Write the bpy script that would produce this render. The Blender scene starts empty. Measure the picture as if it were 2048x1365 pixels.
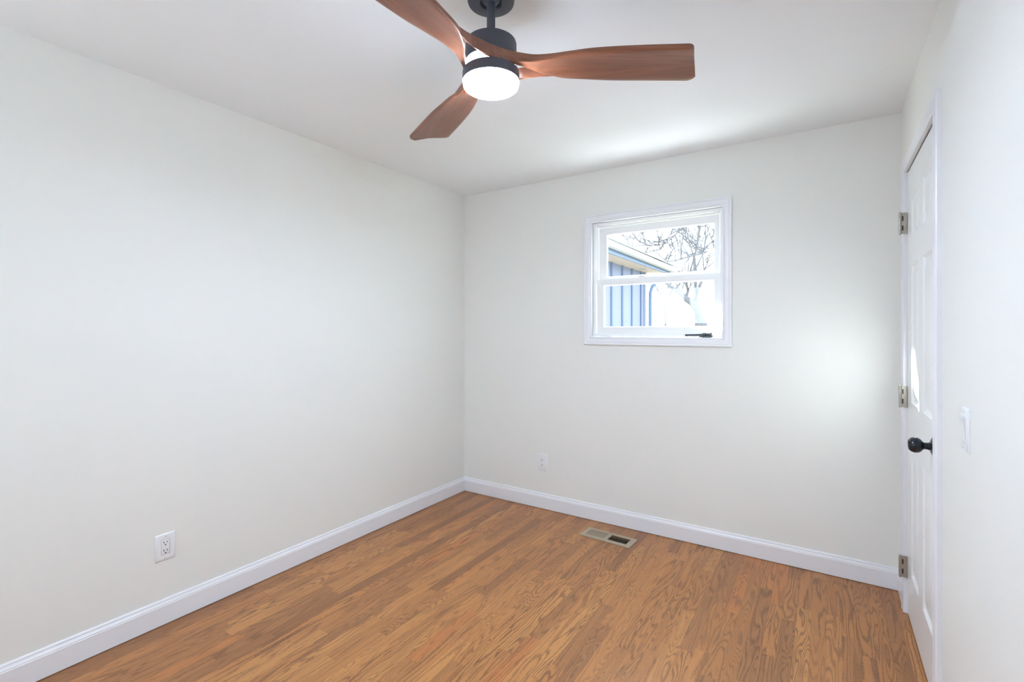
import bpy, bmesh, math, random
from mathutils import Vector, Matrix

# ------------------------------------------------------------------ camera, world, sun, exposure
S = bpy.context.scene
COL = S.collection
W, H, REAR = 2.8385, 2.44, -4.30          # room: left wall x=0, back wall y=0, rear wall y=REAR
YAW = math.radians(33.002)

cd = bpy.data.cameras.new('camera'); cam = bpy.data.objects.new('camera', cd); COL.objects.link(cam)
cam.location = (2.5152, -3.1475, 1.3328)
cam.rotation_euler = (math.pi/2, 0, YAW)
cd.sensor_width = 36.0; cd.lens = 36.0*965.37/2048
cd.shift_x = 0.0; cd.shift_y = -(682.5-659.96)/2048
cd.clip_start = 0.02
S.camera = cam

S.view_settings.view_transform = 'Standard'
S.view_settings.look = 'None'
S.view_settings.exposure = 0.0
S.view_settings.gamma = 1.0
S.view_settings.use_curve_mapping = False
S.cycles.max_bounces = 14
S.cycles.diffuse_bounces = 8
S.cycles.transparent_max_bounces = 12
S.cycles.use_denoising = True
S.cycles.sample_clamp_indirect = 0.0
S.cycles.use_guiding = True

world = bpy.data.worlds.new('sky'); S.world = world; world.use_nodes = True
bg = world.node_tree.nodes['Background']
bg.inputs[0].default_value = (0.79, 0.918, 1.0, 1); bg.inputs[1].default_value = 8.6

sl = bpy.data.lights.new('sun', 'SUN'); sun = bpy.data.objects.new('sun', sl); COL.objects.link(sun)
SUN_DIR = Vector((1, -0.416, -0.25))
sun.rotation_euler = SUN_DIR.to_track_quat('-Z', 'Y').to_euler()
sun.location = (-6, 4, 5)
sl.energy = 270; sl.angle = math.radians(0.6); sl.color = (0.92, 1.0, 0.98)

# added area lamp standing in for ground light thrown up through the back window
pl = bpy.data.lights.new('bounce_lamp', 'AREA'); po = bpy.data.objects.new('bounce_lamp', pl); COL.objects.link(po)
pl.shape = 'RECTANGLE'; pl.size = 1.6; pl.size_y = 0.8; pl.energy = 54; pl.color = (0.80, 0.88, 1.0)
po.location = (1.15, 1.0, 0.30); po.rotation_euler = (math.radians(180+28), 0, 0)

# ------------------------------------------------------------------ helpers
def finish_bm(bm, sharp=35):
    bmesh.ops.recalc_face_normals(bm, faces=bm.faces[:])
    for f in bm.faces: f.smooth = True
    a = math.radians(sharp)
    for e in bm.edges:
        if len(e.link_faces) == 2:
            if e.calc_face_angle(0) > a: e.smooth = False
        else: e.smooth = False

def obj(name, bm, m, parent=None, loc=None, sharp=35):
    finish_bm(bm, sharp)
    me = bpy.data.meshes.new(name); bm.to_mesh(me); bm.free()
    o = bpy.data.objects.new(name, me); COL.objects.link(o)
    if m is not None: me.materials.append(m)
    if parent is not None: o.parent = parent
    if loc is not None: o.location = loc
    return o

def tag(o, label=None, cat=None, group=None, kind=None):
    if label: o['label'] = label
    if cat: o['category'] = cat
    if group: o['group'] = group
    if kind: o['kind'] = kind
    return o

def empty(name, loc=(0, 0, 0), rotz=0):
    o = bpy.data.objects.new(name, None); COL.objects.link(o)
    o.location = loc; o.rotation_euler = (0, 0, rotz); o.empty_display_size = 0.1
    return o

def box(bm, x0, x1, y0, y1, z0, z1, bev=0.0, seg=2, M=None):
    r = bmesh.ops.create_cube(bm, size=1.0)
    vs = r['verts']
    T = Matrix.Translation(((x0+x1)/2, (y0+y1)/2, (z0+z1)/2)) @ Matrix.Diagonal((abs(x1-x0), abs(y1-y0), abs(z1-z0), 1))
    bmesh.ops.transform(bm, matrix=T, verts=vs)
    if bev > 0:
        es = list({e for v in vs for e in v.link_edges})
        rr = bmesh.ops.bevel(bm, geom=es, offset=bev, segments=seg, profile=0.5, affect='EDGES', clamp_overlap=True)
        vs = list({v for f in rr['faces'] for v in f.verts} | {v for v in vs if v.is_valid})
        seen = set(); st = list(vs)
        while st:
            v = st.pop()
            if v in seen: continue
            seen.add(v); st += [e.other_vert(v) for e in v.link_edges]
        vs = list(seen)
    if M is not None: bmesh.ops.transform(bm, matrix=M, verts=vs)
    return vs

def lathe(bm, prof, n=48, M=None):
    """profile of (radius, height) turned about z"""
    rings = []
    for r, z in prof:
        if r < 1e-6: rings.append([bm.verts.new((0, 0, z))])
        else: rings.append([bm.verts.new((r*math.cos(2*math.pi*i/n), r*math.sin(2*math.pi*i/n), z)) for i in range(n)])
    for a, b in zip(rings, rings[1:]):
        for i in range(n):
            j = (i+1) % n
            if len(a) == 1 and len(b) == 1: continue
            if len(a) == 1: bm.faces.new((a[0], b[i], b[j]))
            elif len(b) == 1: bm.faces.new((a[i], a[j], b[0]))
            else: bm.faces.new((a[i], a[j], b[j], b[i]))
    vs = [v for r in rings for v in r]
    if M is not None: bmesh.ops.transform(bm, matrix=M, verts=vs)
    return vs

def tube(bm, pts, rad, n=8):
    """tapered tube along a polyline"""
    pts = [Vector(p) for p in pts]
    if not hasattr(rad, '__len__'): rad = [rad]*len(pts)
    rings = []; nrm = None
    for i, p in enumerate(pts):
        t = (pts[min(i+1, len(pts)-1)] - pts[max(i-1, 0)]).normalized()
        if nrm is None: nrm = t.cross(Vector((0.13, 0.21, 0.97))) if abs(t.z) < .9 else t.cross(Vector((1, 0.1, 0)))
        a = (nrm - t*nrm.dot(t)).normalized(); nrm = a; b = t.cross(a)
        rings.append([bm.verts.new(p + (a*math.cos(2*math.pi*k/n) + b*math.sin(2*math.pi*k/n))*rad[i]) for k in range(n)])
    for r, q in zip(rings, rings[1:]):
        for k in range(n): bm.faces.new((r[k], r[(k+1) % n], q[(k+1) % n], q[k]))
    bm.faces.new(rings[0]); bm.faces.new(rings[-1][::-1])

def sweep(bm, path, prof, fn, closed=True):
    """mitred sweep: path = corner points (a,b) of the inner edge with outward diagonal (da,db);
    prof = (offset outward, depth off the surface)"""
    rings = []
    for (a, b, da, db) in path:
        rings.append([bm.verts.new(fn(a+da*o, b+db*o, d)) for o, d in prof])
    m = len(prof); n = len(rings)
    rng = range(n) if closed else range(n-1)
    for i in rng:
        r, q = rings[i], rings[(i+1) % n]
        for k in range(m-1): bm.faces.new((r[k], r[k+1], q[k+1], q[k]))
    if not closed:
        bm.faces.new(rings[0]); bm.faces.new(rings[-1][::-1])

def rect_path(a0, a1, b0, b1):
    return [(a0, b0, -1, -1), (a1, b0, 1, -1), (a1, b1, 1, 1), (a0, b1, -1, 1)]

fn_back = lambda a, b, d: (a, -d, b)
fn_right = lambda a, b, d: (W-d, -a, b)
fn_left = lambda a, b, d: (d, -a, b)

# ------------------------------------------------------------------ materials
def mat(name, col, rough=0.5, spec=0.5, metal=0.0):
    m = bpy.data.materials.new(name); m.use_nodes = True
    b = m.node_tree.nodes['Principled BSDF']
    b.inputs['Base Color'].default_value = (*col, 1); b.inputs['Roughness'].default_value = rough
    b.inputs['Specular IOR Level'].default_value = spec; b.inputs['Metallic'].default_value = metal
    return m

class NT:
    def __init__(s, m): s.t = m.node_tree; s.b = s.t.nodes['Principled BSDF']
    def n(s, typ, **kw):
        x = s.t.nodes.new(typ)
        for k, v in kw.items(): setattr(x, k, v)
        return x
    def link(s, a, b): s.t.links.new(a, b)
    def put(s, v, sock):
        if isinstance(v, (int, float)): sock.default_value = v
        elif isinstance(v, tuple): sock.default_value = v
        else: s.link(v, sock)
    def math(s, op, a, b=0.0, c=None):
        x = s.n('ShaderNodeMath', operation=op); s.put(a, x.inputs[0]); s.put(b, x.inputs[1])
        if c is not None: s.put(c, x.inputs[2])
        return x.outputs[0]
    def comb(s, x, y, z):
        q = s.n('ShaderNodeCombineXYZ'); s.put(x, q.inputs[0]); s.put(y, q.inputs[1]); s.put(z, q.inputs[2]); return q.outputs[0]
    def noise(s, vec, scale, detail=2.0, rough=0.5, dist=0.0):
        q = s.n('ShaderNodeTexNoise'); s.put(vec, q.inputs['Vector']); q.inputs['Scale'].default_value = scale
        q.inputs['Detail'].default_value = detail; q.inputs['Roughness'].default_value = rough; q.inputs['Distortion'].default_value = dist
        return q.outputs['Fac']
    def white(s, vec):
        q = s.n('ShaderNodeTexWhiteNoise'); q.noise_dimensions = '3D'; s.put(vec, q.inputs['Vector']); return q
    def ramp(s, fac, stops):
        q = s.n('ShaderNodeValToRGB'); s.put(fac, q.inputs[0]); e = q.color_ramp.elements
        while len(e) < len(stops): e.new(0.5)
        for el, (p, c) in zip(e, stops): el.position = p; el.color = (*c, 1)
        return q.outputs[0]
    def mix(s, fac, a, b, blend='MIX'):
        q = s.n('ShaderNodeMix', data_type='RGBA', blend_type=blend); s.put(fac, q.inputs[0])
        s.put(a if not isinstance(a, tuple) else (*a, 1), q.inputs[6]); s.put(b if not isinstance(b, tuple) else (*b, 1), q.inputs[7]); return q.outputs[2]
    def pos(s):
        tc = s.n('ShaderNodeTexCoord'); sep = s.n('ShaderNodeSeparateXYZ'); s.link(tc.outputs['Object'], sep.inputs[0])
        return tc.outputs['Object'], sep.outputs
    def bump(s, h, strength, dist):
        q = s.n('ShaderNodeBump'); q.inputs['Strength'].default_value = strength; q.inputs['Distance'].default_value = dist
        s.put(h, q.inputs['Height']); s.link(q.outputs[0], s.b.inputs['Normal'])

def paint(name, col, rough, scale=420, strength=0.06):
    m = mat(name, col, rough, 0.35); n = NT(m); p, _ = n.pos()
    n.bump(n.noise(p, scale, 2), strength, 0.0006)
    big = n.noise(p, 1.7, 2)
    n.link(n.mix(big, tuple(c*0.985 for c in col), tuple(min(1, c*1.01) for c in col)), n.b.inputs['Base Color'])
    return m

M_WALL = paint('wall_paint', (0.80, 0.80, 0.775), 0.55)
M_CEIL = paint('ceiling_paint', (0.850, 0.868, 0.890), 0.8, 300, 0.1)
M_TRIM = mat('trim_paint', (0.80, 0.802, 0.842), 0.32, 0.5)
M_DOOR = mat('door_paint', (0.83, 0.84, 0.85), 0.30, 0.5)
M_VINYL = mat('window_vinyl', (0.86, 0.87, 0.88), 0.35, 0.5)
M_PLAST = mat('white_plastic', (0.80, 0.81, 0.83), 0.3, 0.5)
M_SLOT = mat('slot_dark', (0.02, 0.02, 0.025), 0.6, 0.3)
M_NICKEL = mat('satin_nickel', (0.46, 0.43, 0.38), 0.35, 0.5, 0.9)
M_BLACK = mat('oil_rubbed_black', (0.018, 0.022, 0.03), 0.22, 0.6, 0.4)
M_FANBLK = mat('matte_black_metal', (0.070, 0.075, 0.100), 0.5, 0.5)
M_LATCH = mat('latch_grey', (0.05, 0.06, 0.075), 0.45, 0.5)
M_BEIGE = mat('register_enamel', (0.38, 0.305, 0.215), 0.42, 0.5)
M_DUCT = mat('duct_steel', (0.05, 0.045, 0.04), 0.6, 0.3, 0.3)

def lens_mat():
    m = mat('lit_diffuser', (0.9, 0.9, 0.9), 0.5); b = m.node_tree.nodes['Principled BSDF']
    b.inputs['Emission Color'].default_value = (0.68, 0.815, 1.0, 1); b.inputs['Emission Strength'].default_value = 322
    return m
M_LENS = lens_mat()
M_UP = lens_mat(); M_UP.name = 'lit_uplight'; M_UP.node_tree.nodes['Principled BSDF'].inputs['Emission Strength'].default_value = 13

def glass_mat():
    m = bpy.data.materials.new('window_glass'); m.use_nodes = True; t = m.node_tree
    for x in list(t.nodes): t.nodes.remove(x)
    o = t.nodes.new('ShaderNodeOutputMaterial'); mx = t.nodes.new('ShaderNodeMixShader')
    tr = t.nodes.new('ShaderNodeBsdfTransparent'); gl = t.nodes.new('ShaderNodeBsdfGlossy'); lw = t.nodes.new('ShaderNodeLayerWeight'); pw = t.nodes.new('ShaderNodeMath'); fr = t.nodes.new('ShaderNodeMath')
    tr.inputs[0].default_value = (0.97, 0.985, 0.98, 1); gl.inputs['Roughness'].default_value = 0.0; lw.inputs[0].default_value = 0.5
    pw.operation = 'POWER'; pw.inputs[1].default_value = 5.0; fr.operation = 'MULTIPLY_ADD'; fr.inputs[1].default_value = 0.95; fr.inputs[2].default_value = 0.04
    t.links.new(lw.outputs['Facing'], pw.inputs[0]); t.links.new(pw.outputs[0], fr.inputs[0])
    t.links.new(fr.outputs[0], mx.inputs[0]); t.links.new(tr.outputs[0], mx.inputs[1]); t.links.new(gl.outputs[0], mx.inputs[2])
    t.links.new(mx.outputs[0], o.inputs[0]); return m
M_GLASS = glass_mat()

def floor_mat():
    m = mat('oak_strip_floor', (0.37, 0.18, 0.07), 0.36, 0.5); n = NT(m); p, c = n.pos(); X, Y = c[0], c[1]
    PW = 0.0572
    xr = n.math('DIVIDE', X, PW); row = n.math('FLOOR', xr); fx = n.math('FRACT', xr)
    rw = n.white(n.comb(row, 3.7, 1.1)); rs = n.n('ShaderNodeSeparateColor'); n.link(rw.outputs['Color'], rs.inputs[0])
    ln = n.math('MULTIPLY_ADD', rs.outputs[0], 0.55, 0.42)
    # uneven board lengths: warp the length coordinate a little
    wob = n.math('MULTIPLY', n.math('SINE', n.math('MULTIPLY_ADD', Y, 2.3, n.math('MULTIPLY', rs.outputs[2], 6.28))), 0.28)
    yr = n.math('ADD', n.math('DIVIDE', Y, ln), n.math('MULTIPLY_ADD', rs.outputs[1], 17.0, wob)); cl = n.math('FLOOR', yr); fy = n.math('FRACT', yr)
    idw = n.white(n.comb(row, cl, 5.3)); ids = n.n('ShaderNodeSeparateColor'); n.link(idw.outputs['Color'], ids.inputs[0])
    r1, r2, r3 = ids.outputs[0], ids.outputs[1], ids.outputs[2]
    # cathedral grain = contour lines of a stretched noise field, different on every board
    gv = n.comb(n.math('MULTIPLY_ADD', r1, 31.0, X), n.math('MULTIPLY', Y, n.math('MULTIPLY_ADD', r3, 0.10, 0.045)), n.math('MULTIPLY', r2, 23.0))
    nz = n.noise(gv, 15.0, 1.6, 0.45, 0.35)
    warp = n.noise(n.comb(X, n.math('MULTIPLY', Y, 0.5), r1), 130.0, 2.0)
    K = n.math('MULTIPLY_ADD', n.math('POWER', r3, 1.5), 80.0, 66.0)
    ph = n.math('ADD', n.math('MULTIPLY', nz, K), n.math('MULTIPLY', warp, 2.6))
    sn = n.math('SINE', ph)
    line = n.math('POWER', n.math('MULTIPLY_ADD', sn, 0.5, 0.5), 2.8)
    pores = n.noise(n.comb(X, n.math('MULTIPLY', Y, 0.03), r1), 900.0, 2.0, 0.6)
    pr = n.n('ShaderNodeMapRange'); n.link(pores, pr.inputs[0]); pr.inputs[1].default_value = 0.48; pr.inputs[2].default_value = 0.72
    fine = n.noise(n.comb(X, n.math('MULTIPLY', Y, 0.12), r2), 260.0, 3.0, 0.6)
    base = n.ramp(r1, [(0.0, (0.235, 0.092, 0.036)), (0.12, (0.330, 0.138, 0.050)), (0.38, (0.425, 0.176, 0.056)), (0.66, (0.480, 0.200, 0.062)), (0.88, (0.545, 0.250, 0.080)), (1.0, (0.480, 0.165, 0.048))])
    amt = n.math('MULTIPLY', line, n.math('MULTIPLY_ADD', r2, 0.46, 0.46))
    cc = n.mix(amt, base, (0.135, 0.046, 0.016))
    cc = n.mix(n.math('MULTIPLY', pr.outputs[0], 0.42), cc, (0.135, 0.052, 0.020))
    cc = n.mix(n.math('MULTIPLY_ADD', fine, 0.5, -0.1), cc, (0.55, 0.26, 0.095))
    # long tonal streaks (mineral streaks and a darker heart)
    st = n.noise(n.comb(X, n.math('MULTIPLY', Y, 0.16), n.math('MULTIPLY', r3, 9.0)), 24.0, 2.0)
    sr = n.n('ShaderNodeMapRange'); n.link(st, sr.inputs[0]); sr.inputs[1].default_value = 0.56; sr.inputs[2].default_value = 0.78; sr.inputs[4].default_value = 0.5
    cc = n.mix(sr.outputs[0], cc, (0.175, 0.078, 0.034))
    # joints between strips and at butt ends
    ex = n.math('MINIMUM', fx, n.math('SUBTRACT', 1.0, fx)); ey = n.math('MULTIPLY', n.math('MINIMUM', fy, n.math('SUBTRACT', 1.0, fy)), n.math('DIVIDE', ln, PW))
    e = n.math('MINIMUM', ex, ey)
    jr = n.n('ShaderNodeMapRange'); n.link(e, jr.inputs[0]); jr.inputs[1].default_value = 0.006; jr.inputs[2].default_value = 0.016; jr.inputs[3].default_value = 0.38; jr.inputs[4].default_value = 0.0
    cc = n.mix(jr.outputs[0], cc, (0.085, 0.032, 0.013))
    n.link(cc, n.b.inputs['Base Color'])
    n.put(n.math('MULTIPLY_ADD', fine, 0.14, 0.27), n.b.inputs['Roughness'])
    hgt = n.math('SUBTRACT', n.math('MULTIPLY', line, -0.25), n.math('ADD', n.math('MULTIPLY', pr.outputs[0], 0.3), n.math('MULTIPLY', jr.outputs[0], 1.6)))
    n.bump(hgt, 0.22, 0.0006)
    return m
M_FLOOR = floor_mat()

def blade_mat():
    m = mat('carved_walnut', (0.25, 0.08, 0.03), 0.30, 0.75); n = NT(m); p, c = n.pos()
    X, Y, Z = c[0], c[1], c[2]
    v = n.comb(n.math('MULTIPLY', X, 0.10), Y, n.math('MULTIPLY', Z, 1.5))
    nz = n.noise(v, 14, 2.0, 0.5, 0.6)
    band = n.math('MULTIPLY_ADD', n.math('SINE', n.math('MULTIPLY', nz, 34.0)), 0.5, 0.5)
    fib = n.noise(n.comb(n.math('MULTIPLY', X, 0.03), Y, Z), 420, 3.0, 0.6)
    big = n.noise(n.comb(n.math('MULTIPLY', X, 0.25), Y, Z), 9, 2.0)
    cc = n.ramp(big, [(0.3, (0.160, 0.052, 0.025)), (0.55, (0.235, 0.084, 0.042)), (0.75, (0.30, 0.12, 0.063))])
    cc = n.mix(n.math('MULTIPLY', band, 0.5), cc, (0.095, 0.028, 0.013))
    cc = n.mix(n.math('MULTIPLY_ADD', fib, 0.6, -0.12), cc, (0.34, 0.14, 0.075))
    n.link(cc, n.b.inputs['Base Color']); n.bump(fib, 0.08, 0.0005)
    return m
M_BLADE = blade_mat()

# outdoors
M_SIDING = mat('blue_grey_siding', (0.135, 0.150, 0.235), 0.6, 0.3)
M_BATTEN = mat('blue_grey_batten', (0.060, 0.088, 0.165), 0.6, 0.3)
M_SOFFIT = mat('cedar_soffit', (0.53, 0.43, 0.42), 0.55, 0.3)
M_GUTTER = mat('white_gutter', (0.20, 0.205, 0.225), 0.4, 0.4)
M_FASCIA = mat('blue_fascia', (0.050, 0.085, 0.17), 0.5, 0.4)
M_BARK = mat('winter_bark', (0.110, 0.108, 0.120), 0.9, 0.2)
def grass_mat():
    m = mat('winter_lawn', (0.16, 0.15, 0.08), 0.95, 0.1); n = NT(m); p, _ = n.pos()
    n.link(n.ramp(n.noise(p, 6, 4), [(0.3, (0.12, 0.12, 0.05)), (0.7, (0.24, 0.21, 0.12))]), n.b.inputs['Base Color']); return m
M_GRASS = grass_mat()

# ------------------------------------------------------------------ room shell
T = 0.13
# floor with the duct cut-out under the register
RCX, RCY, RROT = 1.3465, -0.2180, math.radians(-3.0)
hx, hy = 0.150, 0.048
bm = bmesh.new()
box(bm, -T, RCX-hx, REAR-T, T, -0.10, 0)
box(bm, RCX+hx, W+T, REAR-T, T, -0.10, 0)
box(bm, RCX-hx, RCX+hx, REAR-T, RCY-hy, -0.10, 0)
box(bm, RCX-hx, RCX+hx, RCY+hy, T, -0.10, 0)
tag(obj('floor', bm, M_FLOOR), 'brown oak strip floor running towards the back wall', 'floor', kind='structure')
bm = bmesh.new(); box(bm, -T, W+T, REAR-T, T, H, H+0.1)
tag(obj('ceiling', bm, M_CEIL), 'flat white ceiling above the fan', 'ceiling', kind='structure')
bm = bmesh.new(); box(bm, -T, 0, REAR-T, T, 0, H)
tag(obj('wall_left', bm, M_WALL), 'long off-white wall on the left', 'wall', kind='structure')

WX0, WX1, WZ0, WZ1 = 1.128, 2.000, 1.272, 2.094        # rough opening of the window
bm = bmesh.new()
box(bm, 0, WX0, 0, T, 0, H); box(bm, WX1, W, 0, T, 0, H)
box(bm, WX0, WX1, 0, T, 0, WZ0); box(bm, WX0, WX1, 0, T, WZ1, H)
tag(obj('wall_back', bm, M_WALL), 'off-white back wall around the small window', 'wall', kind='structure')

DY0, DY1, DZ1 = 0.238, 0.970, 2.074                    # door opening measured from the back wall
bm = bmesh.new()
box(bm, W+0.055, W+T+0.04, REAR-T, T, 0, H)
box(bm, W, W+0.055, -DY0, T, 0, H); box(bm, W, W+0.055, REAR-T, -DY1, 0, H)
box(bm, W, W+0.055, -DY1, -DY0, DZ1, H)
tag(obj('wall_right', bm, M_WALL), 'off-white wall on the right with the door and light switch', 'wall', kind='structure')

# rear wall with an unseen window added behind the camera for fill daylight
RX0, RX1, RZ0, RZ1 = 0.25, 1.25, 0.80, 2.02
bm = bmesh.new()
box(bm, 0, RX0, REAR-T, REAR, 0, H); box(bm, RX1, W, REAR-T, REAR, 0, H)
box(bm, RX0, RX1, REAR-T, REAR, 0, RZ0); box(bm, RX0, RX1, REAR-T, REAR, RZ1, H)
tag(obj('wall_rear', bm, M_WALL), 'off-white wall behind the camera', 'wall', kind='structure')
w2 = empty('fill_window', ((RX0+RX1)/2, REAR, RZ0)); tag(w2, 'unseen white window added behind the camera for fill light', 'window', kind='structure')
bm = bmesh.new()
fnr = lambda a, b, d: (a, d, b)
sweep(bm, rect_path(RX0-0.5*(RX0+RX1), RX1-0.5*(RX0+RX1), 0, RZ1-RZ0), [(-.002, -.12), (-.002, 0), (0.004, 0.012), (0.06, 0.018), (0.066, 0.0)], fnr)
obj('casing', bm, M_TRIM, w2)
bm = bmesh.new()
hw = (RX1-RX0)/2; hh = RZ1-RZ0
for x0, x1, z0, z1 in ((-hw, -hw+.05, 0, hh), (hw-.05, hw, 0, hh), (-.04, .04, 0, hh), (-hw, hw, 0, .05), (-hw, hw, hh-.05, hh), (-hw, hw, hh/2-.02, hh/2+.02)):
    box(bm, x0, x1, -0.09, -0.05, z0, z1)
obj('sash', bm, M_VINYL, w2)

# baseboards
BASE = [(0.0, 0.003), (0.0145, 0.003), (0.0145, 0.086), (0.0130, 0.0885), (0.0130, 0.0925), (0.0115, 0.0950), (0.0085, 0.0990), (0.0068, 0.1035), (0.0072, 0.1070), (0.0050, 0.1115), (0.0, 0.1130)]
def baseboard(name, fn, a0, a1, label, ends=((0, 0), (0, 0))):
    bm = bmesh.new(); r = []
    for a, mt in ((a0, ends[0]), (a1, ends[1])):
        r.append([bm.verts.new(fn(a + mt[0]*d, z, d)) for d, z in BASE])
    for k in range(len(BASE)-1): bm.faces.new((r[0][k], r[0][k+1], r[1][k+1], r[1][k]))
    bm.faces.new(r[0]); bm.faces.new(r[1][::-1]); 
    return tag(obj(name, bm, M_TRIM, sharp=20), label, 'baseboard', kind='structure')
baseboard('baseboard_left', fn_left, 0.0, -REAR, 'white moulded baseboard along the left wall', ((1, 0), (0, 0)))
baseboard('baseboard_back', fn_back, 0.0, W, 'white moulded baseboard along the back wall', ((1, 0), (-1, 0)))
baseboard('baseboard_right', fn_right, 1.043, -REAR, 'white baseboard on the right wall past the door', ((0, 0), (0, 0)))
baseboard('baseboard_corner', fn_right, 0.0, 0.176, 'short white baseboard between back corner and door casing', ((1, 0), (0, 0)))

# ------------------------------------------------------------------ window_1
win = empty('window_1', (0, 0, 0)); tag(win, 'small white double-hung window in the back wall', 'window', kind='structure')
CX0, CX1, CZ0, CZ1 = 1.139, 1.990, 1.283, 2.081        # inner edge of the casing
bm = bmesh.new()
CAS = [(0.0, -0.012), (0.0, 0.0085), (0.0025, 0.0105), (0.0075, 0.0105), (0.0095, 0.0085), (0.0125, 0.0095), (0.018, 0.0125), (0.030, 0.0150), (0.0375, 0.0155),
       (0.0395, 0.0140), (0.0420, 0.0140), (0.0440, 0.0165), (0.0500, 0.0175), (0.0530, 0.0165), (0.0545, 0.0140), (0.0545, 0.0)]
sweep(bm, rect_path(CX0, CX1, CZ0, CZ1), CAS, fn_back)
obj('casing', bm, M_TRIM, win, sharp=25)
bm = bmesh.new()                                        # jamb liner set 4 mm back from the casing edge, out through the wall
sweep(bm, rect_path(CX0-.004, CX1+.004, CZ0-.004, CZ1+.004), [(0.006, 0.0), (0.0, 0.0), (0.0, -T-0.02), (0.006, -T-0.02)], fn_back)
obj('jamb', bm, M_TRIM, win)
bm = bmesh.new()                                        # vinyl frame with its stepped tracks
FX0, FX1, FZ0, FZ1 = 1.160, 1.969, 1.312, 2.058
sweep(bm, rect_path(FX0, FX1, FZ0, FZ1), [(0.024, -0.026), (0.012, -0.026), (0.010, -0.030), (0.004, -0.030), (0.004, -0.064), (0.0, -0.064), (0.0, -0.068), (0.0, -0.110), (0.027, -0.110)], fn_back)
fr = obj('frame', bm, M_VINYL, win)
def sash(name, x0, x1, z0, z1, gx0, gx1, gz0, gz1, y0, y1):
    bm = bmesh.new()
    for b in ((x0, gx0, z0, z1), (gx1, x1, z0, z1), (gx0, gx1, z0, gz0), (gx0, gx1, gz1, z1)): box(bm, b[0], b[1], y0, y1, b[2], b[3])
    # bevelled glazing bead
    pth = rect_path(gx0, gx1, gz0, gz1)
    sweep(bm, pth, [(-0.006, -(y0+0.010)), (0.0, -(y0+0.001)), (0.004, -(y0-0.0005)), (0.008, -(y0+0.001))], fn_back)
    s = obj(name, bm, M_VINYL, win)
    bm = bmesh.new(); box(bm, gx0-.005, gx1+.005, (y0+y1)/2-.002, (y0+y1)/2+.002, gz0-.005, gz1+.005)
    obj('pane', bm, M_GLASS, s)
    return s
sash('upper_sash', 1.166, 1.963, 1.655, 2.052, 1.220, 1.936, 1.702, 2.004, 0.072, 0.100)
lo = sash('lower_sash', 1.165, 1.980, 1.302, 1.684, 1.213, 1.942, 1.350, 1.643, 0.033, 0.064)
bm = bmesh.new(); box(bm, 1.45, 1.51, 0.038, 0.062, 1.684, 1.690, 0.002); box(bm, 1.465, 1.495, 0.028, 0.05, 1.690, 1.696, 0.002)
obj('sash_lock', bm, M_VINYL, lo)
# dark crank handle folded flat on the bottom rail
bm = bmesh.new(); box(bm, 1.856, 1.932, 0.006, 0.032, 1.284, 1.2935, 0.002); box(bm, 1.876, 1.893, 0.005, 0.030, 1.2935, 1.3125, 0.002)
box(bm, 1.893, 1.926, 0.010, 0.026, 1.2995, 1.3105, 0.002); box(bm, 1.900, 1.932, 0.012, 0.024, 1.2935, 1.2975, 0.001)
box(bm, 1.921, 1.929, 0.010, 0.026, 1.307, 1.3135, 0.0015)
ck = obj('crank', bm, M_LATCH, win); tag(ck, 'dark grey folded crank')
bm = bmesh.new(); tube(bm, [(1.884, 0.016, 1.3025), (1.85, 0.014, 1.3015), (1.80, 0.011, 1.2995), (1.771, 0.010, 1.2985)], [0.0062, 0.0055, 0.0052, 0.0062], 8)
obj('handle', bm, M_LATCH, ck)

# ------------------------------------------------------------------ door_1
door = empty('door_1', (W, -(DY0+DY1)/2, 0)); tag(door, 'white six-panel door with a black knob in the right wall', 'door', kind='structure')
dinv = Matrix.Translation(-door.location)
def dobj(name, bm, m, parent=door, sharp=35):
    if parent is door: bmesh.ops.transform(bm, matrix=dinv, verts=bm.verts[:])
    return obj(name, bm, m, parent, sharp=sharp)
LY0, LY1, LZ0, LZ1 = DY0+0.003, DY1-0.003, 0.008, DZ1-0.006
bm = bmesh.new()
ys = [LY0, LY0+.112, LY0+.112+.198, LY1-.112-.198, LY1-.112, LY1]
zs = [LZ0, 0.225, 0.790, 1.005, 1.625, 1.755, 1.940, LZ1]
FD = 0.0                                                 # face flush with the wall plane
def q(pts): return bm.faces.new([bm.verts.new(fn_right(*p)) for p in pts])
for i in range(5):
    for j in range(7):
        a0, a1, b0, b1 = ys[i], ys[i+1], zs[j], zs[j+1]
        if i in (1, 3) and j in (1, 3, 5):
            prev = None
            for ins, dep in ((0, 0), (.004, -.0025), (.010, -.0085), (.014, -.0095), (.019, -.0095), (.023, -.0085), (.046, -.0015), (.048, -.0012)):
                ring = [bm.verts.new(fn_right(*t)) for t in ((a0+ins, b0+ins, FD+dep), (a1-ins, b0+ins, FD+dep), (a1-ins, b1-ins, FD+dep), (a0+ins, b1-ins, FD+dep))]
                if prev:
                    for k in range(4): bm.faces.new((prev[k], prev[(k+1) % 4], ring[(k+1) % 4], ring[k]))
                prev = ring
            bm.faces.new(prev)
        else: q(((a0, b0, FD), (a1, b0, FD), (a1, b1, FD), (a0, b1, FD)))
bmesh.ops.remove_doubles(bm, verts=bm.verts[:], dist=1e-5)
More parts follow.
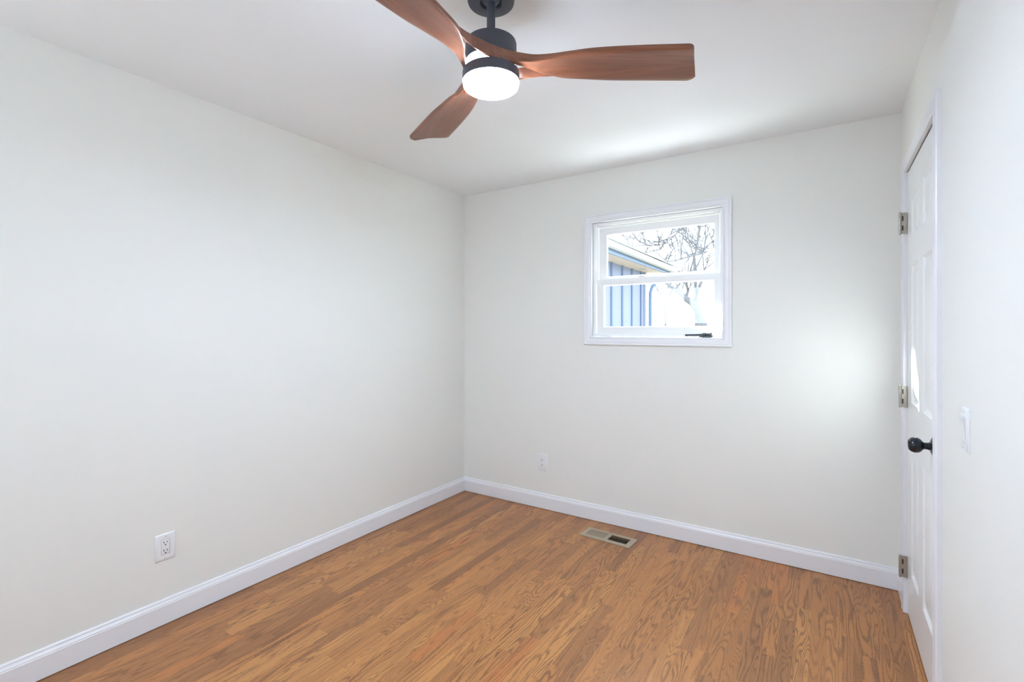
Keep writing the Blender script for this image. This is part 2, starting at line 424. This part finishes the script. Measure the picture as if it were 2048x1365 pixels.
# edges of the slab going back into the recess
be = [e for e in bm.edges if len(e.link_faces) == 1]
r = bmesh.ops.extrude_edge_only(bm, edges=be)
bmesh.ops.translate(bm, verts=[v for v in r['geom'] if isinstance(v, bmesh.types.BMVert)], vec=(0.035, 0, 0))
leaf = dobj('leaf', bm, M_DOOR, sharp=18)
bm = bmesh.new()
DC = [(0.0, -0.050), (0.0, 0.0150), (0.0020, 0.0160), (0.012, 0.0160), (0.016, 0.0145), (0.022, 0.0150), (0.040, 0.0180), (0.052, 0.0180), (0.0580, 0.0165), (0.0600, 0.0130), (0.0600, 0.0)]
ia, ib = DY0-0.004, DY1+0.004
pth = [(ia, 0.0, -1, 0), (ia, DZ1, -1, 1), (ib, DZ1, 1, 1), (ib, 0.0, 1, 0)]
sweep(bm, pth, DC, fn_right, closed=False)
dobj('casing', bm, M_TRIM, sharp=25)
# hinges on the far jamb
for zc in (1.834, 1.019, 0.219):
    bm = bmesh.new()
    box(bm, W-0.027, W-0.003, -DY0-0.0035, -DY0-0.0005, zc-0.050, zc+0.050)
    hg = dobj('hinge', bm, M_NICKEL)
    bm = bmesh.new()
    segs = 5
    for k in range(segs):
        z0 = zc-0.050+0.020*k
        lathe(bm, [(0, z0+.0006), (.0052, z0+.0006), (.0058, z0+.0014), (.0058, z0+.0186), (.0052, z0+.0194), (0, z0+.0194)], 16, Matrix.Translation((W-0.0285, -DY0-0.004, 0)))
    lathe(bm, [(0, zc-.0540), (.003, zc-.0535), (.0045, zc-.051), (0.0045, zc+.051), (.003, zc+.0535), (0, zc+.054)], 16, Matrix.Translation((W-0.0285, -DY0-0.004, 0)))
    bmesh.ops.transform(bm, matrix=dinv, verts=bm.verts[:]); obj('barrel', bm, M_NICKEL, hg)
    bm = bmesh.new()
    for k in (-1, 1): box(bm, W-0.021, W-0.016, -DY0-0.0045, -DY0-0.003, zc+k*0.0225-0.0115, zc+k*0.0225+0.0115)
    bmesh.ops.transform(bm, matrix=dinv, verts=bm.verts[:]); obj('slot', bm, M_SLOT, hg)
# knob
KM = Matrix.Translation((W, -0.9035, 0.9185)) @ Matrix.Rotation(-math.pi/2, 4, 'Y')
bm = bmesh.new()
lathe(bm, [(0, 0), (.0335, 0), (.0335, .003), (.032, .0055), (.026, .009), (.019, .0115), (.0150, .013), (0, .013)], 40, KM)
rose = dobj('rose', bm, M_BLACK)
bm = bmesh.new()
lathe(bm, [(0, .010), (.0145, .012), (.0125, .018), (.0118, .026), (.0130, .031), (.0190, .0350), (.0250, .0415), (.0275, .0500), (.0272, .0570), (.0245, .0650), (.0200, .0700), (.0185, .0715), (.0172, .0712), (.0155, .0690), (0, .0690)], 40, KM)
bmesh.ops.transform(bm, matrix=dinv, verts=bm.verts[:]); kn = obj('knob', bm, M_BLACK, rose, sharp=50)

# ------------------------------------------------------------------ outlets and switch
def plate_bm(w, h, d, edge=0.006, hole=None):
    """wall plate facing -y in its own frame, with soft bevelled rim"""
    bm = bmesh.new(); prev = None
    for ins, dep in ((0, 0), (0, d*0.35), (edge*0.35, d*0.75), (edge, d)):
        ring = [bm.verts.new((x, -dep, z)) for x, z in ((-w/2+ins, -h/2+ins), (w/2-ins, -h/2+ins), (w/2-ins, h/2-ins), (-w/2+ins, h/2-ins))]
        if prev:
            for k in range(4): bm.faces.new((prev[k], prev[(k+1) % 4], ring[(k+1) % 4], ring[k]))
        prev = ring
    if hole is None: bm.faces.new(prev)
    else:
        hw_, hh_ = hole
        inner = [bm.verts.new((x, -d, z)) for x, z in ((-hw_, -hh_), (hw_, -hh_), (hw_, hh_), (-hw_, hh_))]
        deep = [bm.verts.new((v.co.x, -0.0005, v.co.z)) for v in inner]
        for k in range(4):
            bm.faces.new((prev[k], prev[(k+1) % 4], inner[(k+1) % 4], inner[k]))
            bm.faces.new((inner[k], inner[(k+1) % 4], deep[(k+1) % 4], deep[k]))
    return bm

def screw(parent, x, z, d):
    bm = bmesh.new(); lathe(bm, [(0, d-.001), (.0036, d-.001), (.0036, d+.0006), (.0030, d+.0012), (0, d+.0014)], 20, Matrix.Translation((x, 0, z)) @ Matrix.Rotation(math.pi/2, 4, 'X'))
    s = obj('screw', bm, M_PLAST, parent)
    bm = bmesh.new(); box(bm, x-.0028, x+.0028, -d-.0017, -d-.001, z-.0005, z+.0005); obj('screw_slot', bm, M_SLOT, s)

def slots(parent, zc, d):
    for x, hgt in ((-.0063, .0085), (.0063, .0068)):
        bm = bmesh.new(); box(bm, x-.0013, x+.0013, -d-.0006, -d+.002, zc+.0035-hgt/2, zc+.0035+hgt/2); obj('slot', bm, M_SLOT, parent)
    bm = bmesh.new(); lathe(bm, [(0, -.002), (.0030, -.002), (.0030, .0006), (0, .0006)], 20, Matrix.Translation((0, -d, zc-.0075)) @ Matrix.Rotation(math.pi/2, 4, 'X') @ Matrix.Diagonal((1, 0.85, 1, 1)))
    obj('ground_slot', bm, M_SLOT, parent)

def outlet_decora(loc, rz, label):
    t = empty('wall_outlet', loc, rz); tag(t, label, 'outlet')
    obj('plate', plate_bm(.0785, .1200, .0065, .007, (.0175, .0345)), M_PLAST, t)
    bm = bmesh.new(); box(bm, -.0166, .0166, -.0068, 0.0, -.0335, .0335, .0012)
    rc = obj('receptacle', bm, M_PLAST, t)
    slots(rc, .0185, .0068); slots(rc, -.0185, .0068)
    screw(t, 0, .0485, .0065); screw(t, 0, -.0485, .0065)
    return t

def outlet_duplex(loc, rz, label):
    t = empty('wall_outlet', loc, rz); tag(t, label, 'outlet')
    obj('plate', plate_bm(.0785, .1250, .0062, .007), M_PLAST, t)
    for zc in (.0195, -.0195):
        bm = bmesh.new(); r_ = .0172; pts = []
        for k in range(40):
            a = 2*math.pi*k/40; x, z = r_*math.cos(a), r_*math.sin(a); z = max(-.0142, min(.0142, z)); pts.append((x, z))
        lo_ = [bm.verts.new((x, -.004, zc+z)) for x, z in pts]; hi_ = [bm.verts.new((x, -.0078, zc+z)) for x, z in pts]
        for k in range(40): bm.faces.new((lo_[k], lo_[(k+1) % 40], hi_[(k+1) % 40], hi_[k]))
        bm.faces.new(hi_); bmesh.ops.remove_doubles(bm, verts=bm.verts[:], dist=1e-6)
        rc = obj('receptacle', bm, M_PLAST, t); slots(rc, zc, .0078)
    screw(t, 0, 0, .0062)
    return t

outlet_decora((0, -2.168, 0.348), math.pi/2, 'white rectangular-faced outlet low on the left wall')
outlet_duplex((0.7440, 0, 0.3430), 0, 'white two-round-face outlet low on the back wall below the window')

sw = empty('light_switch', (W, -1.3705, 1.0600), -math.pi/2); tag(sw, 'white rocker light switch on the right wall beside the door', 'light switch')
obj('plate', plate_bm(.0790, .1180, .0065, .007, (.0175, .0345)), M_PLAST, sw)
bm = bmesh.new()
prof = [(-.0335, .0050), (-.0335, .0066), (0.0, .0078), (.0335, .0150), (.0335, .0050)]
L_ = [bm.verts.new((-.0165, -d, z)) for z, d in prof]; R_ = [bm.verts.new((.0165, -d, z)) for z, d in prof]
for k in range(5): bm.faces.new((L_[k], L_[(k+1) % 5], R_[(k+1) % 5], R_[k]))
bm.faces.new(L_); bm.faces.new(R_[::-1])
obj('rocker', bm, M_PLAST, sw)
screw(sw, 0, .0485, .0065); screw(sw, 0, -.0485, .0065)

# ------------------------------------------------------------------ floor register
reg = empty('floor_register', (RCX, RCY, 0), RROT); tag(reg, 'beige metal floor register in the oak floor by the back wall', 'floor vent')
bm = bmesh.new(); RW, RD = .1715, .0715
gz = [(-.137, -.013), (.013, .137)]; gy = .040
xs_ = [-RW+.004, gz[0][0], gz[0][1], gz[1][0], gz[1][1], RW-.004]; ysr = [-RD+.004, -gy, gy, RD-.004]; zt = .0065
for i in range(5):
    for j in range(3):
        if j == 1 and i in (1, 3):
            c4 = [(xs_[i], ysr[j]), (xs_[i+1], ysr[j]), (xs_[i+1], ysr[j+1]), (xs_[i], ysr[j+1])]
            for k in range(4):
                a, b = c4[k], c4[(k+1) % 4]
                bm.faces.new([bm.verts.new(p) for p in ((*a, zt), (*b, zt), (*b, zt-.004), (*a, zt-.004))])
        else:
            bm.faces.new([bm.verts.new(p) for p in ((xs_[i], ysr[j], zt), (xs_[i+1], ysr[j], zt), (xs_[i+1], ysr[j+1], zt), (xs_[i], ysr[j+1], zt))])
oo = [(-RW, -RD), (RW, -RD), (RW, RD), (-RW, RD)]; ii = [(-RW+.004, -RD+.004), (RW-.004, -RD+.004), (RW-.004, RD-.004), (-RW+.004, RD-.004)]
for k in range(4):
    a, b, c_, d_ = oo[k], oo[(k+1) % 4], ii[(k+1) % 4], ii[k]
    bm.faces.new([bm.verts.new(p) for p in ((*a, .0035), (*b, .0035), (*c_, zt), (*d_, zt))])
    bm.faces.new([bm.verts.new(p) for p in ((*a, .0006), (*b, .0006), (*b, .0035), (*a, .0035))])
bmesh.ops.remove_doubles(bm, verts=bm.verts[:], dist=1e-6)
obj('face_plate', bm, M_BEIGE, reg)
for gi, (g0, g1) in enumerate(gz):
    tilt = math.radians(46 if gi == 0 else -52)
    N = 11; pitch = (g1-g0)/N
    for k in range(N):
        bm = bmesh.new(); x = g0+pitch*(k+.5)
        box(bm, -.0062, .0062, -gy, gy, -.0005, .0005, M=Matrix.Translation((x, 0, .0010)) @ Matrix.Rotation(tilt, 4, 'Y'))
        obj('louver', bm, M_BEIGE, reg)
bm = bmesh.new(); box(bm, -.145, .145, -.044, .044, -.16, -.012)
for f in [f for f in bm.faces if f.calc_center_median().z > -.02]: bm.faces.remove(f)
obj('duct_boot', bm, M_DUCT, reg)
bm = bmesh.new(); box(bm, -.004, .004, .0465, .0500, zt-.001, zt+.004, .0008)
obj('damper_lever', bm, M_BEIGE, reg)

# ------------------------------------------------------------------ ceiling fan
CZ = 1.3328
FX, FY = 1.5999, -1.8640
fan = empty('ceiling_fan', (FX, FY, H)); tag(fan, 'three-blade walnut ceiling fan with black motor and lit round lamp', 'ceiling fan')
def fz(h): return CZ + h - H                              # height above the camera -> fan frame
bm = bmesh.new(); lathe(bm, [(0, 0), (.0760, 0), (.0770, -.004), (.0765, fz(1.073)), (.0745, fz(1.067)), (.0720, fz(1.0655)), (.0375, fz(1.0655)), (.0360, fz(1.067)), (.0345, fz(1.075)), (0, fz(1.080))], 64)
obj('canopy', bm, M_FANBLK, fan)
bm = bmesh.new(); lathe(bm, [(0, fz(1.062)), (.018, fz(1.066)), (.030, fz(1.073)), (.0335, fz(1.082)), (.030, fz(1.09)), (0, fz(1.092))], 40)
obj('hanger_ball', bm, M_FANBLK, fan)
bm = bmesh.new(); lathe(bm, [(0, fz(1.075)), (.0138, fz(1.075)), (.0138, fz(.93)), (0, fz(.93))], 32)
obj('downrod', bm, M_FANBLK, fan)
bm = bmesh.new(); lathe(bm, [(0, fz(.9600)), (.0155, fz(.9620)), (.0180, fz(.9580)), (.0235, fz(.9460)), (.0290, fz(.9425)), (.0680, fz(.9405)), (.0765, fz(.9390)), (.0815, fz(.9355)), (.0835, fz(.9290)), (.0835, fz(.8710)), (0, fz(.8710))], 72)
mo = obj('motor_housing', bm, M_FANBLK, fan, sharp=50)
bm = bmesh.new(); lathe(bm, [(.0838, fz(.8930)), (.0843, fz(.8920)), (.0843, fz(.8905)), (.0838, fz(.8895))], 72); obj('trim_ring', bm, M_FANBLK, mo)
bm = bmesh.new(); lathe(bm, [(.0800, fz(.8708)), (.0800, fz(.8440)), (.0780, fz(.8440)), (.0780, fz(.8708))], 64)
tag(obj('uplight_band', bm, M_UP, fan), 'glowing white translucent band')
bm = bmesh.new(); lathe(bm, [(0, fz(.8960)), (.0500, fz(.8960)), (.0500, fz(.8420)), (0, fz(.8420))], 40)
obj('hub', bm, M_FANBLK, fan)
bm = bmesh.new(); lathe(bm, [(0, fz(.8420)), (.0880, fz(.8420)), (.0915, fz(.8400)), (.0925, fz(.8360)), (.0925, fz(.8075)), (.0905, fz(.8075)), (.0905, fz(.812)), (0, fz(.812))], 80)
obj('lamp_ring', bm, M_FANBLK, fan)
bm = bmesh.new(); lathe(bm, [(0, fz(.811)), (.0895, fz(.811)), (.0900, fz(.7975)), (.0885, fz(.7925)), (.0840, fz(.7890)), (.0760, fz(.7875)), (0, fz(.7870))], 80)
obj('light_diffuser', bm, M_LENS, fan, sharp=60)

def catmull(P, n):
    out = []
    for i in range(len(P)-1):
        p0 = P[max(i-1, 0)]; p1 = P[i]; p2 = P[i+1]; p3 = P[min(i+2, len(P)-1)]
        for k in range(n):
            t = k/n
            out.append(tuple(0.5*((2*b) + (-a+c)*t + (2*a-5*b+4*c-d)*t*t + (-a+3*b-3*c+d)*t**3) for a, b, c, d in zip(p0, p1, p2, p3)))
    out.append(tuple(P[-1])); return out

# stations of one carved blade, tip to root, in its own plan (u outward, v anticlockwise):
# outer edge u,v | inner edge u,v | bottom height of outer, inner edge | thickness
ST = [(.6330, -.0970, .6780, .0690, .861, .842, .0125),
      (.5000, -.0920, .5150, .0650, .861, .842, .0130),
      (.4000, -.0860, .4050, .0620, .861, .842, .0132),
      (.3150, -.0770, .3150, .0535, .8605, .842, .0135),
      (.2500, -.0640, .2450, .0455, .859, .842, .0140),
      (.1900, -.0500, .2000, .0300, .855, .842, .0180),
      (.1400, -.0455, .1600, .0110, .850, .842, .0235),
      (.1000, -.0530, .1180, -.0190, .8455, .842, .0290),
      (.0650, -.0645, .0830, -.0420, .8420, .841, .0330),
      (.0300, -.0825, .0430, -.0630, .8405, .840, .0350),
      (.0000, -.1020, .0110, -.0830, .8400, .840, .0360),
      (-.0290, -.1280, -.0180, -.1060, .8400, .840, .0360),
      (-.0580, -.1600, -.0440, -.1410, .8405, .840, .0330),
      (-.0810, -.2010, -.0700, -.1890, .8428, .8435, .0215),
      (-.1010, -.2480, -.0980, -.2460, .8460, .8460, .0080)]
def blade_bm():
    bm = bmesh.new(); st = catmull(ST, 6)
    full = []
    # rounded tip: shrink the first stations towards the middle
    tip = st[0]
    L0 = 0.027
    for k in range(9):
        a = (1-k/9.0)                                      # 1 at the very tip
        f = (1-math.sqrt(max(0, 1-a**2)))                 # inset ratio
        ext = 0.0
        s = list(st[0]); n_ = st[3]
        w_ = a*L0
        inset = f*L0*1.0
        # move outward along u by w_ and pull the two edges in
        s[0] = tip[0]-L0+w_; s[2] = tip[2]-L0+w_
        s[1] = tip[1]+inset; s[3] = tip[3]-inset
        full.append(tuple(s))
    rest = [s for s in st if s[0] < tip[0]-L0-0.002]
    full += rest
    NB = 10; rings = []
    for s in full:
        ou, ov, iu, iv, zo, zi, th = s
        w = math.hypot(iu-ou, iv-ov); cam_ = min(.003, w*0.03)   # slight cupping of the underside
        e = min(.0018, th*.2, w*.2); te = e/max(w, 1e-4)
        ring = []
        ts = [0, te*.35, te] + [te+(1-2*te)*k/NB for k in range(1, NB)] + [1-te, 1-te*.35, 1]
        hs = [e, e*.35, 0] + [0]*(NB-1) + [0, e*.35, e]
        for t, hgt in zip(ts, hs):
            z = zo+(zi-zo)*t + hgt + cam_*math.sin(math.pi*t)**2
            ring.append(bm.verts.new((ou+(iu-ou)*t, ov+(iv-ov)*t, fz(z))))
        for t, hgt in zip(ts[::-1], hs[::-1]):
            z = zo+(zi-zo)*t + th - hgt + cam_*.5*math.sin(math.pi*t)**2
            ring.append(bm.verts.new((ou+(iu-ou)*t, ov+(iv-ov)*t, fz(z))))
        rings.append(ring)
    m = len(rings[0])
    for r, q_ in zip(rings, rings[1:]):
        for k in range(m): bm.faces.new((r[k], r[(k+1) % m], q_[(k+1) % m], q_[k]))
    bm.faces.new(rings[0]); bm.faces.new(rings[-1][::-1])
    return bm
b0 = obj('blade', blade_bm(), M_BLADE, fan, sharp=48)
b0.rotation_euler = (0, 0, YAW+math.radians(-0.85))
for k in (1, 2):
    b = b0.copy(); COL.objects.link(b); b.parent = fan; b.rotation_euler = (0, 0, YAW+math.radians(-0.85+120*k))

# ------------------------------------------------------------------ outdoors: wing of the house, ground, bare trees
bm = bmesh.new(); box(bm, -40, 40, T+0.02, 60, -0.45, -0.35)
tag(obj('ground', bm, M_GRASS), 'winter lawn outside the window', 'ground', kind='structure')

# unseen hillside added out to the left to keep low sun off the trees
bm = bmesh.new()
sec = [(-36, -.40), (-31, 7.5), (-27, 12.5), (-24.5, 13.5), (-22, 9.5), (-18, 1.5), (-16, -.40)]
hr = [[bm.verts.new((x + 1.2*math.sin(y*.31+x), y, max(-.40, z*fac))) for x, z in sec] for y, fac in ((19.0, 0.02), (20.4, .80), (24, 1.0), (34, 1.06), (46, .98), (58, .6))]
for r_, q_ in zip(hr, hr[1:]):
    for k in range(len(sec)-1): bm.faces.new((r_[k], r_[k+1], q_[k+1], q_[k]))
tag(obj('shade_hill', bm, M_GRASS), 'unseen grassy hillside added to shade the trees', 'shade_hill', kind='structure')

XW, XF, XG = -0.722, -0.370, -0.276
YA, YB = 3.30, 7.06
hs_ = empty('house', (-2.4, 5.2, -0.35)); tag(hs_, 'blue-grey board and batten house with white gutter outside the window', 'house')
hinv = Matrix.Translation(-hs_.location)
def hobj(name, bm, m, parent=hs_, sharp=35):
    bmesh.ops.transform(bm, matrix=hinv, verts=bm.verts[:]); return obj(name, bm, m, parent, sharp=sharp)
bm = bmesh.new(); box(bm, -4.2, XW, YA, YB, -.35, 2.62); hobj('siding', bm, M_SIDING)
yb = 5.115
for y in (3.47, 4.02, 4.565, 5.115, 5.665, 6.21, 6.765):
    bm = bmesh.new(); box(bm, XW, XW+.022, y-.030, y+.030, -.35, 2.55); hobj('batten', bm, M_BATTEN)
bm = bmesh.new(); box(bm, XW, XW+.026, YB-.10, YB+.02, -.35, 2.55); hobj('corner_board', bm, M_SIDING)
bm = bmesh.new(); box(bm, XW, XF, YA-.3, 7.62, 2.55, 2.575); sf = hobj('soffit', bm, M_SOFFIT)
bm = bmesh.new(); lathe(bm, [(.052, 2.55), (.052, 2.545), (.062, 2.545), (.064, 2.55)], 32, Matrix.Translation((-.55, 6.36, 0)))
hobj('recessed_light', bm, M_GUTTER)
bm = bmesh.new(); box(bm, XF, XF+.02, YA-.3, 7.66, 2.545, 2.725); hobj('fascia', bm, M_FASCIA)
bm = bmesh.new()
gp = [(XF+.021, 2.620), (XG-.03, 2.620), (XG-.012, 2.645), (XG-.012, 2.68), (XG+.004, 2.715), (XG+.004, 2.735), (XF+.021, 2.735)]
a_ = [bm.verts.new((x, YA-.3, z)) for x, z in gp]; c_ = [bm.verts.new((x, 8.0, z-.03)) for x, z in gp]
for k in range(len(gp)): bm.faces.new((a_[k], a_[(k+1) % len(gp)], c_[(k+1) % len(gp)], c_[k]))
bm.faces.new(a_); bm.faces.new(c_[::-1]); hobj('gutter', bm, M_GUTTER)
bm = bmesh.new()
r0 = [(XG+.015, 2.748), (-2.46, 3.36), (-4.66, 2.74), (-4.66, 2.66), (-2.46, 3.28), (XG+.015, 2.728)]
a_ = [bm.verts.new((x, YA-.3, z)) for x, z in r0]; c_ = [bm.verts.new((x, 7.9, z)) for x, z in r0]
for k in range(6): bm.faces.new((a_[k], a_[(k+1) % 6], c_[(k+1) % 6], c_[k]))
bm.faces.new(a_); bm.faces.new(c_[::-1]); hobj('roof', bm, mat('pale_roof', (0.17, 0.175, 0.19), 0.8, 0.2))
bm = bmesh.new()
tube(bm, [(XW+.075, 7.15, -.3), (XW+.075, 7.15, 2.0), (XW+.078, 7.16, 2.13), (XW+.095, 7.22, 2.25), (XW+.14, 7.36, 2.36), (XW+.22, 7.60, 2.45), (XF+.06, 7.80, 2.53), (XF+.06, 7.84, 2.60)], .042, 12)
hobj('downspout', bm, M_FASCIA)
# unseen timbers added to block the sun and shape its patch on the door
bm = bmesh.new(); box(bm, -3.08, -2.92, .60, YA, 2.70, 3.75); hobj('sun_block_beam', bm, M_FASCIA)
bm = bmesh.new(); box(bm, -3.07, -2.93, 1.48, 1.83, -.35, 2.70); hobj('sun_block_post', bm, M_FASCIA)
bm = bmesh.new(); v_ = [(1.83, 2.40), (2.00, 2.70), (1.83, 2.70)]
a_ = [bm.verts.new((-3.05, y, z)) for y, z in v_]; c_ = [bm.verts.new((-2.95, y, z)) for y, z in v_]
for k in range(3): bm.faces.new((a_[k], a_[(k+1) % 3], c_[(k+1) % 3], c_[k]))
bm.faces.new(a_); bm.faces.new(c_[::-1]); hobj('sun_block_brace', bm, M_FASCIA)

def px(x, y, Y):
    """point seen at photo pixel (x, y) on the outdoor depth plane Y"""
    a = (x-1024)/965.37; b = -(y-659.96)/965.37; s, c = math.sin(YAW), math.cos(YAW)
    d = Vector((a*c-s, a*s+c, b)); t = (Y+3.1475)/d.y
    return Vector((2.5152, -3.1475, 1.3328)) + d*t

def grow(bm, rng, p, d, length, r, depth, tmin=.014):
    n = 4; pts = [p.copy()]; rad = [r]
    for k in range(n):
        d = (d + Vector((rng.uniform(-1, 1), rng.uniform(-1, 1), rng.uniform(-.6, .9)))*0.22).normalized()
        p = p + d*length/n; pts.append(p.copy()); rad.append(max(tmin*.6, r*(1-.55*(k+1)/n)))
    tube(bm, pts, rad, 5)
    if depth > 0:
        for k in range(rng.choice((1, 2, 2))):
            i = rng.randint(1, n); ax = Vector((rng.uniform(-1, 1), rng.uniform(-1, 1), rng.uniform(-.3, 1))).normalized()
            grow(bm, rng, pts[i], (d*0.75+ax*0.8).normalized(), length*rng.uniform(.5, .75), max(tmin, rad[i]*.62), depth-1, tmin)

def bare_tree(name_label, trunk, limbs, seed, group='bare trees beyond the house'):
    rng = random.Random(seed)
    tmin = .0011*(trunk[0][0].y+3.15)
    base = Vector(trunk[0][0]); base.z = -.35
    t = empty('bare_tree', base); tag(t, name_label, 'tree', group)
    I = Matrix.Translation(-base)
    bm = bmesh.new(); tube(bm, [base]+[p for p, r in trunk], [trunk[0][1]*1.25]+[r for p, r in trunk], 10)
    bmesh.ops.transform(bm, matrix=I, verts=bm.verts[:]); obj('trunk', bm, M_BARK, t)
    tw = bmesh.new()
    for lb in limbs:
        bm = bmesh.new(); tube(bm, [p for p, r in lb], [r for p, r in lb], 7)
        bmesh.ops.transform(bm, matrix=I, verts=bm.verts[:]); obj('limb', bm, M_BARK, t)
        for i in range(1, len(lb)):
            p, r = lb[i]; d = (lb[i][0]-lb[i-1][0]).normalized()
            for k in range(2 if i < len(lb)-1 else 3):
                ax = Vector((rng.uniform(-1, 1), rng.uniform(-1, 1), rng.uniform(-.2, 1))).normalized()
                grow(tw, rng, p, (d*.5+ax).normalized(), rng.uniform(.5, 1.05), max(tmin*1.25, r*.42), 1, tmin)
    bmesh.ops.transform(tw, matrix=I, verts=tw.verts[:]); tg = obj('twigs', tw, M_BARK, t); tg['kind'] = 'stuff'
    return t

Y1 = 13.3
P_ = lambda x, y, r, Y=Y1, dy=0.0: (px(x, y, Y+dy), max(r*1.3, .022))
bare_tree('bare tree with a thick leaning trunk in the lower right pane',
    [P_(1414, 680, .105), P_(1408, 655, .10), P_(1402, 636, .095), P_(1392, 616, .09), P_(1384, 606, .085), P_(1371, 597, .08)],
    [[P_(1371, 597, .07), P_(1362, 588, .055), P_(1350, 580, .05, dy=.2), P_(1338, 571, .04, dy=.4), P_(1325, 560, .03, dy=.5), P_(1300, 540, .018, dy=.7)],
     [P_(1371, 597, .045), P_(1376, 582, .035), P_(1373, 566, .028, dy=-.2), P_(1380, 545, .022, dy=-.3), P_(1392, 500, .014, dy=-.4), P_(1398, 455, .008, dy=-.5)],
     [P_(1384, 606, .04), P_(1394, 590, .03), P_(1402, 570, .022, dy=.3), P_(1408, 540, .016, dy=.4), P_(1405, 505, .010, dy=.5)]], 5)
Y2 = 10.4
Q_ = lambda x, y, r, dy=0.0: (px(x, y, Y2+dy), max(r*1.5, .018))
bare_tree('bare tree reaching long thin limbs across the upper pane from the right',
    [Q_(1560, 700, .13), Q_(1545, 600, .12), Q_(1530, 540, .11), Q_(1515, 490, .09), Q_(1508, 430, .06)],
    [[Q_(1530, 540, .05), Q_(1480, 500, .026), Q_(1428, 497, .020), Q_(1402, 508, .017), Q_(1380, 513, .015), Q_(1362, 519, .012), Q_(1335, 524, .009)],
     [Q_(1508, 430, .045), Q_(1440, 420, .026), Q_(1365, 457, .014), Q_(1350, 470, .012), Q_(1333, 487, .010), Q_(1316, 491, .007), Q_(1298, 491, .005), Q_(1280, 485, .003)],
     [Q_(1480, 500, .022), Q_(1440, 470, .015), Q_(1400, 505, .010), Q_(1390, 490, .009), Q_(1381, 481, .006)]], 8)
Y3 = 17.0
R_3 = lambda x, y, r, dy=0.0: (px(x, y, Y3+dy), max(r*.75, .024))
bare_tree('bare tree far behind with upright forked stems near the right jamb',
    [R_3(1395, 690, .12), R_3(1392, 600, .10), R_3(1390, 540, .085), R_3(1388, 515, .08)],
    [[R_3(1388, 515, .06), R_3(1380, 490, .035), R_3(1374, 465, .025), R_3(1368, 440, .015)],
     [R_3(1388, 515, .06), R_3(1396, 485, .03), R_3(1400, 460, .022), R_3(1404, 430, .012)],
     [R_3(1390, 540, .05), R_3(1405, 510, .03), R_3(1412, 480, .02), R_3(1410, 440, .012)]], 21)
Y3 = 20.6
bare_tree('bare tree far behind rising over the gutter at the left of the upper pane',
    [R_3(1250, 690, .12), R_3(1252, 600, .10), R_3(1258, 540, .08), R_3(1262, 500, .06)],
    [[R_3(1262, 500, .045), R_3(1268, 478, .03), R_3(1282, 468, .02), R_3(1310, 455, .012)],
     [R_3(1262, 500, .045), R_3(1254, 480, .03), R_3(1240, 466, .02), R_3(1225, 450, .012)],
     [R_3(1258, 540, .04), R_3(1290, 505, .028), R_3(1320, 500, .02), R_3(1340, 470, .012)]], 33)
Y3 = 24.4
bare_tree('slim bare tree far behind between the downspout and the leaning trunk',
    [R_3(1330, 690, .07), R_3(1331, 640, .06), R_3(1329, 610, .05)],
    [[R_3(1329, 610, .04), R_3(1322, 590, .028), R_3(1325, 565, .02), R_3(1330, 520, .012)],
     [R_3(1329, 610, .035), R_3(1340, 590, .025), R_3(1352, 560, .018), R_3(1350, 500, .01)]], 44)
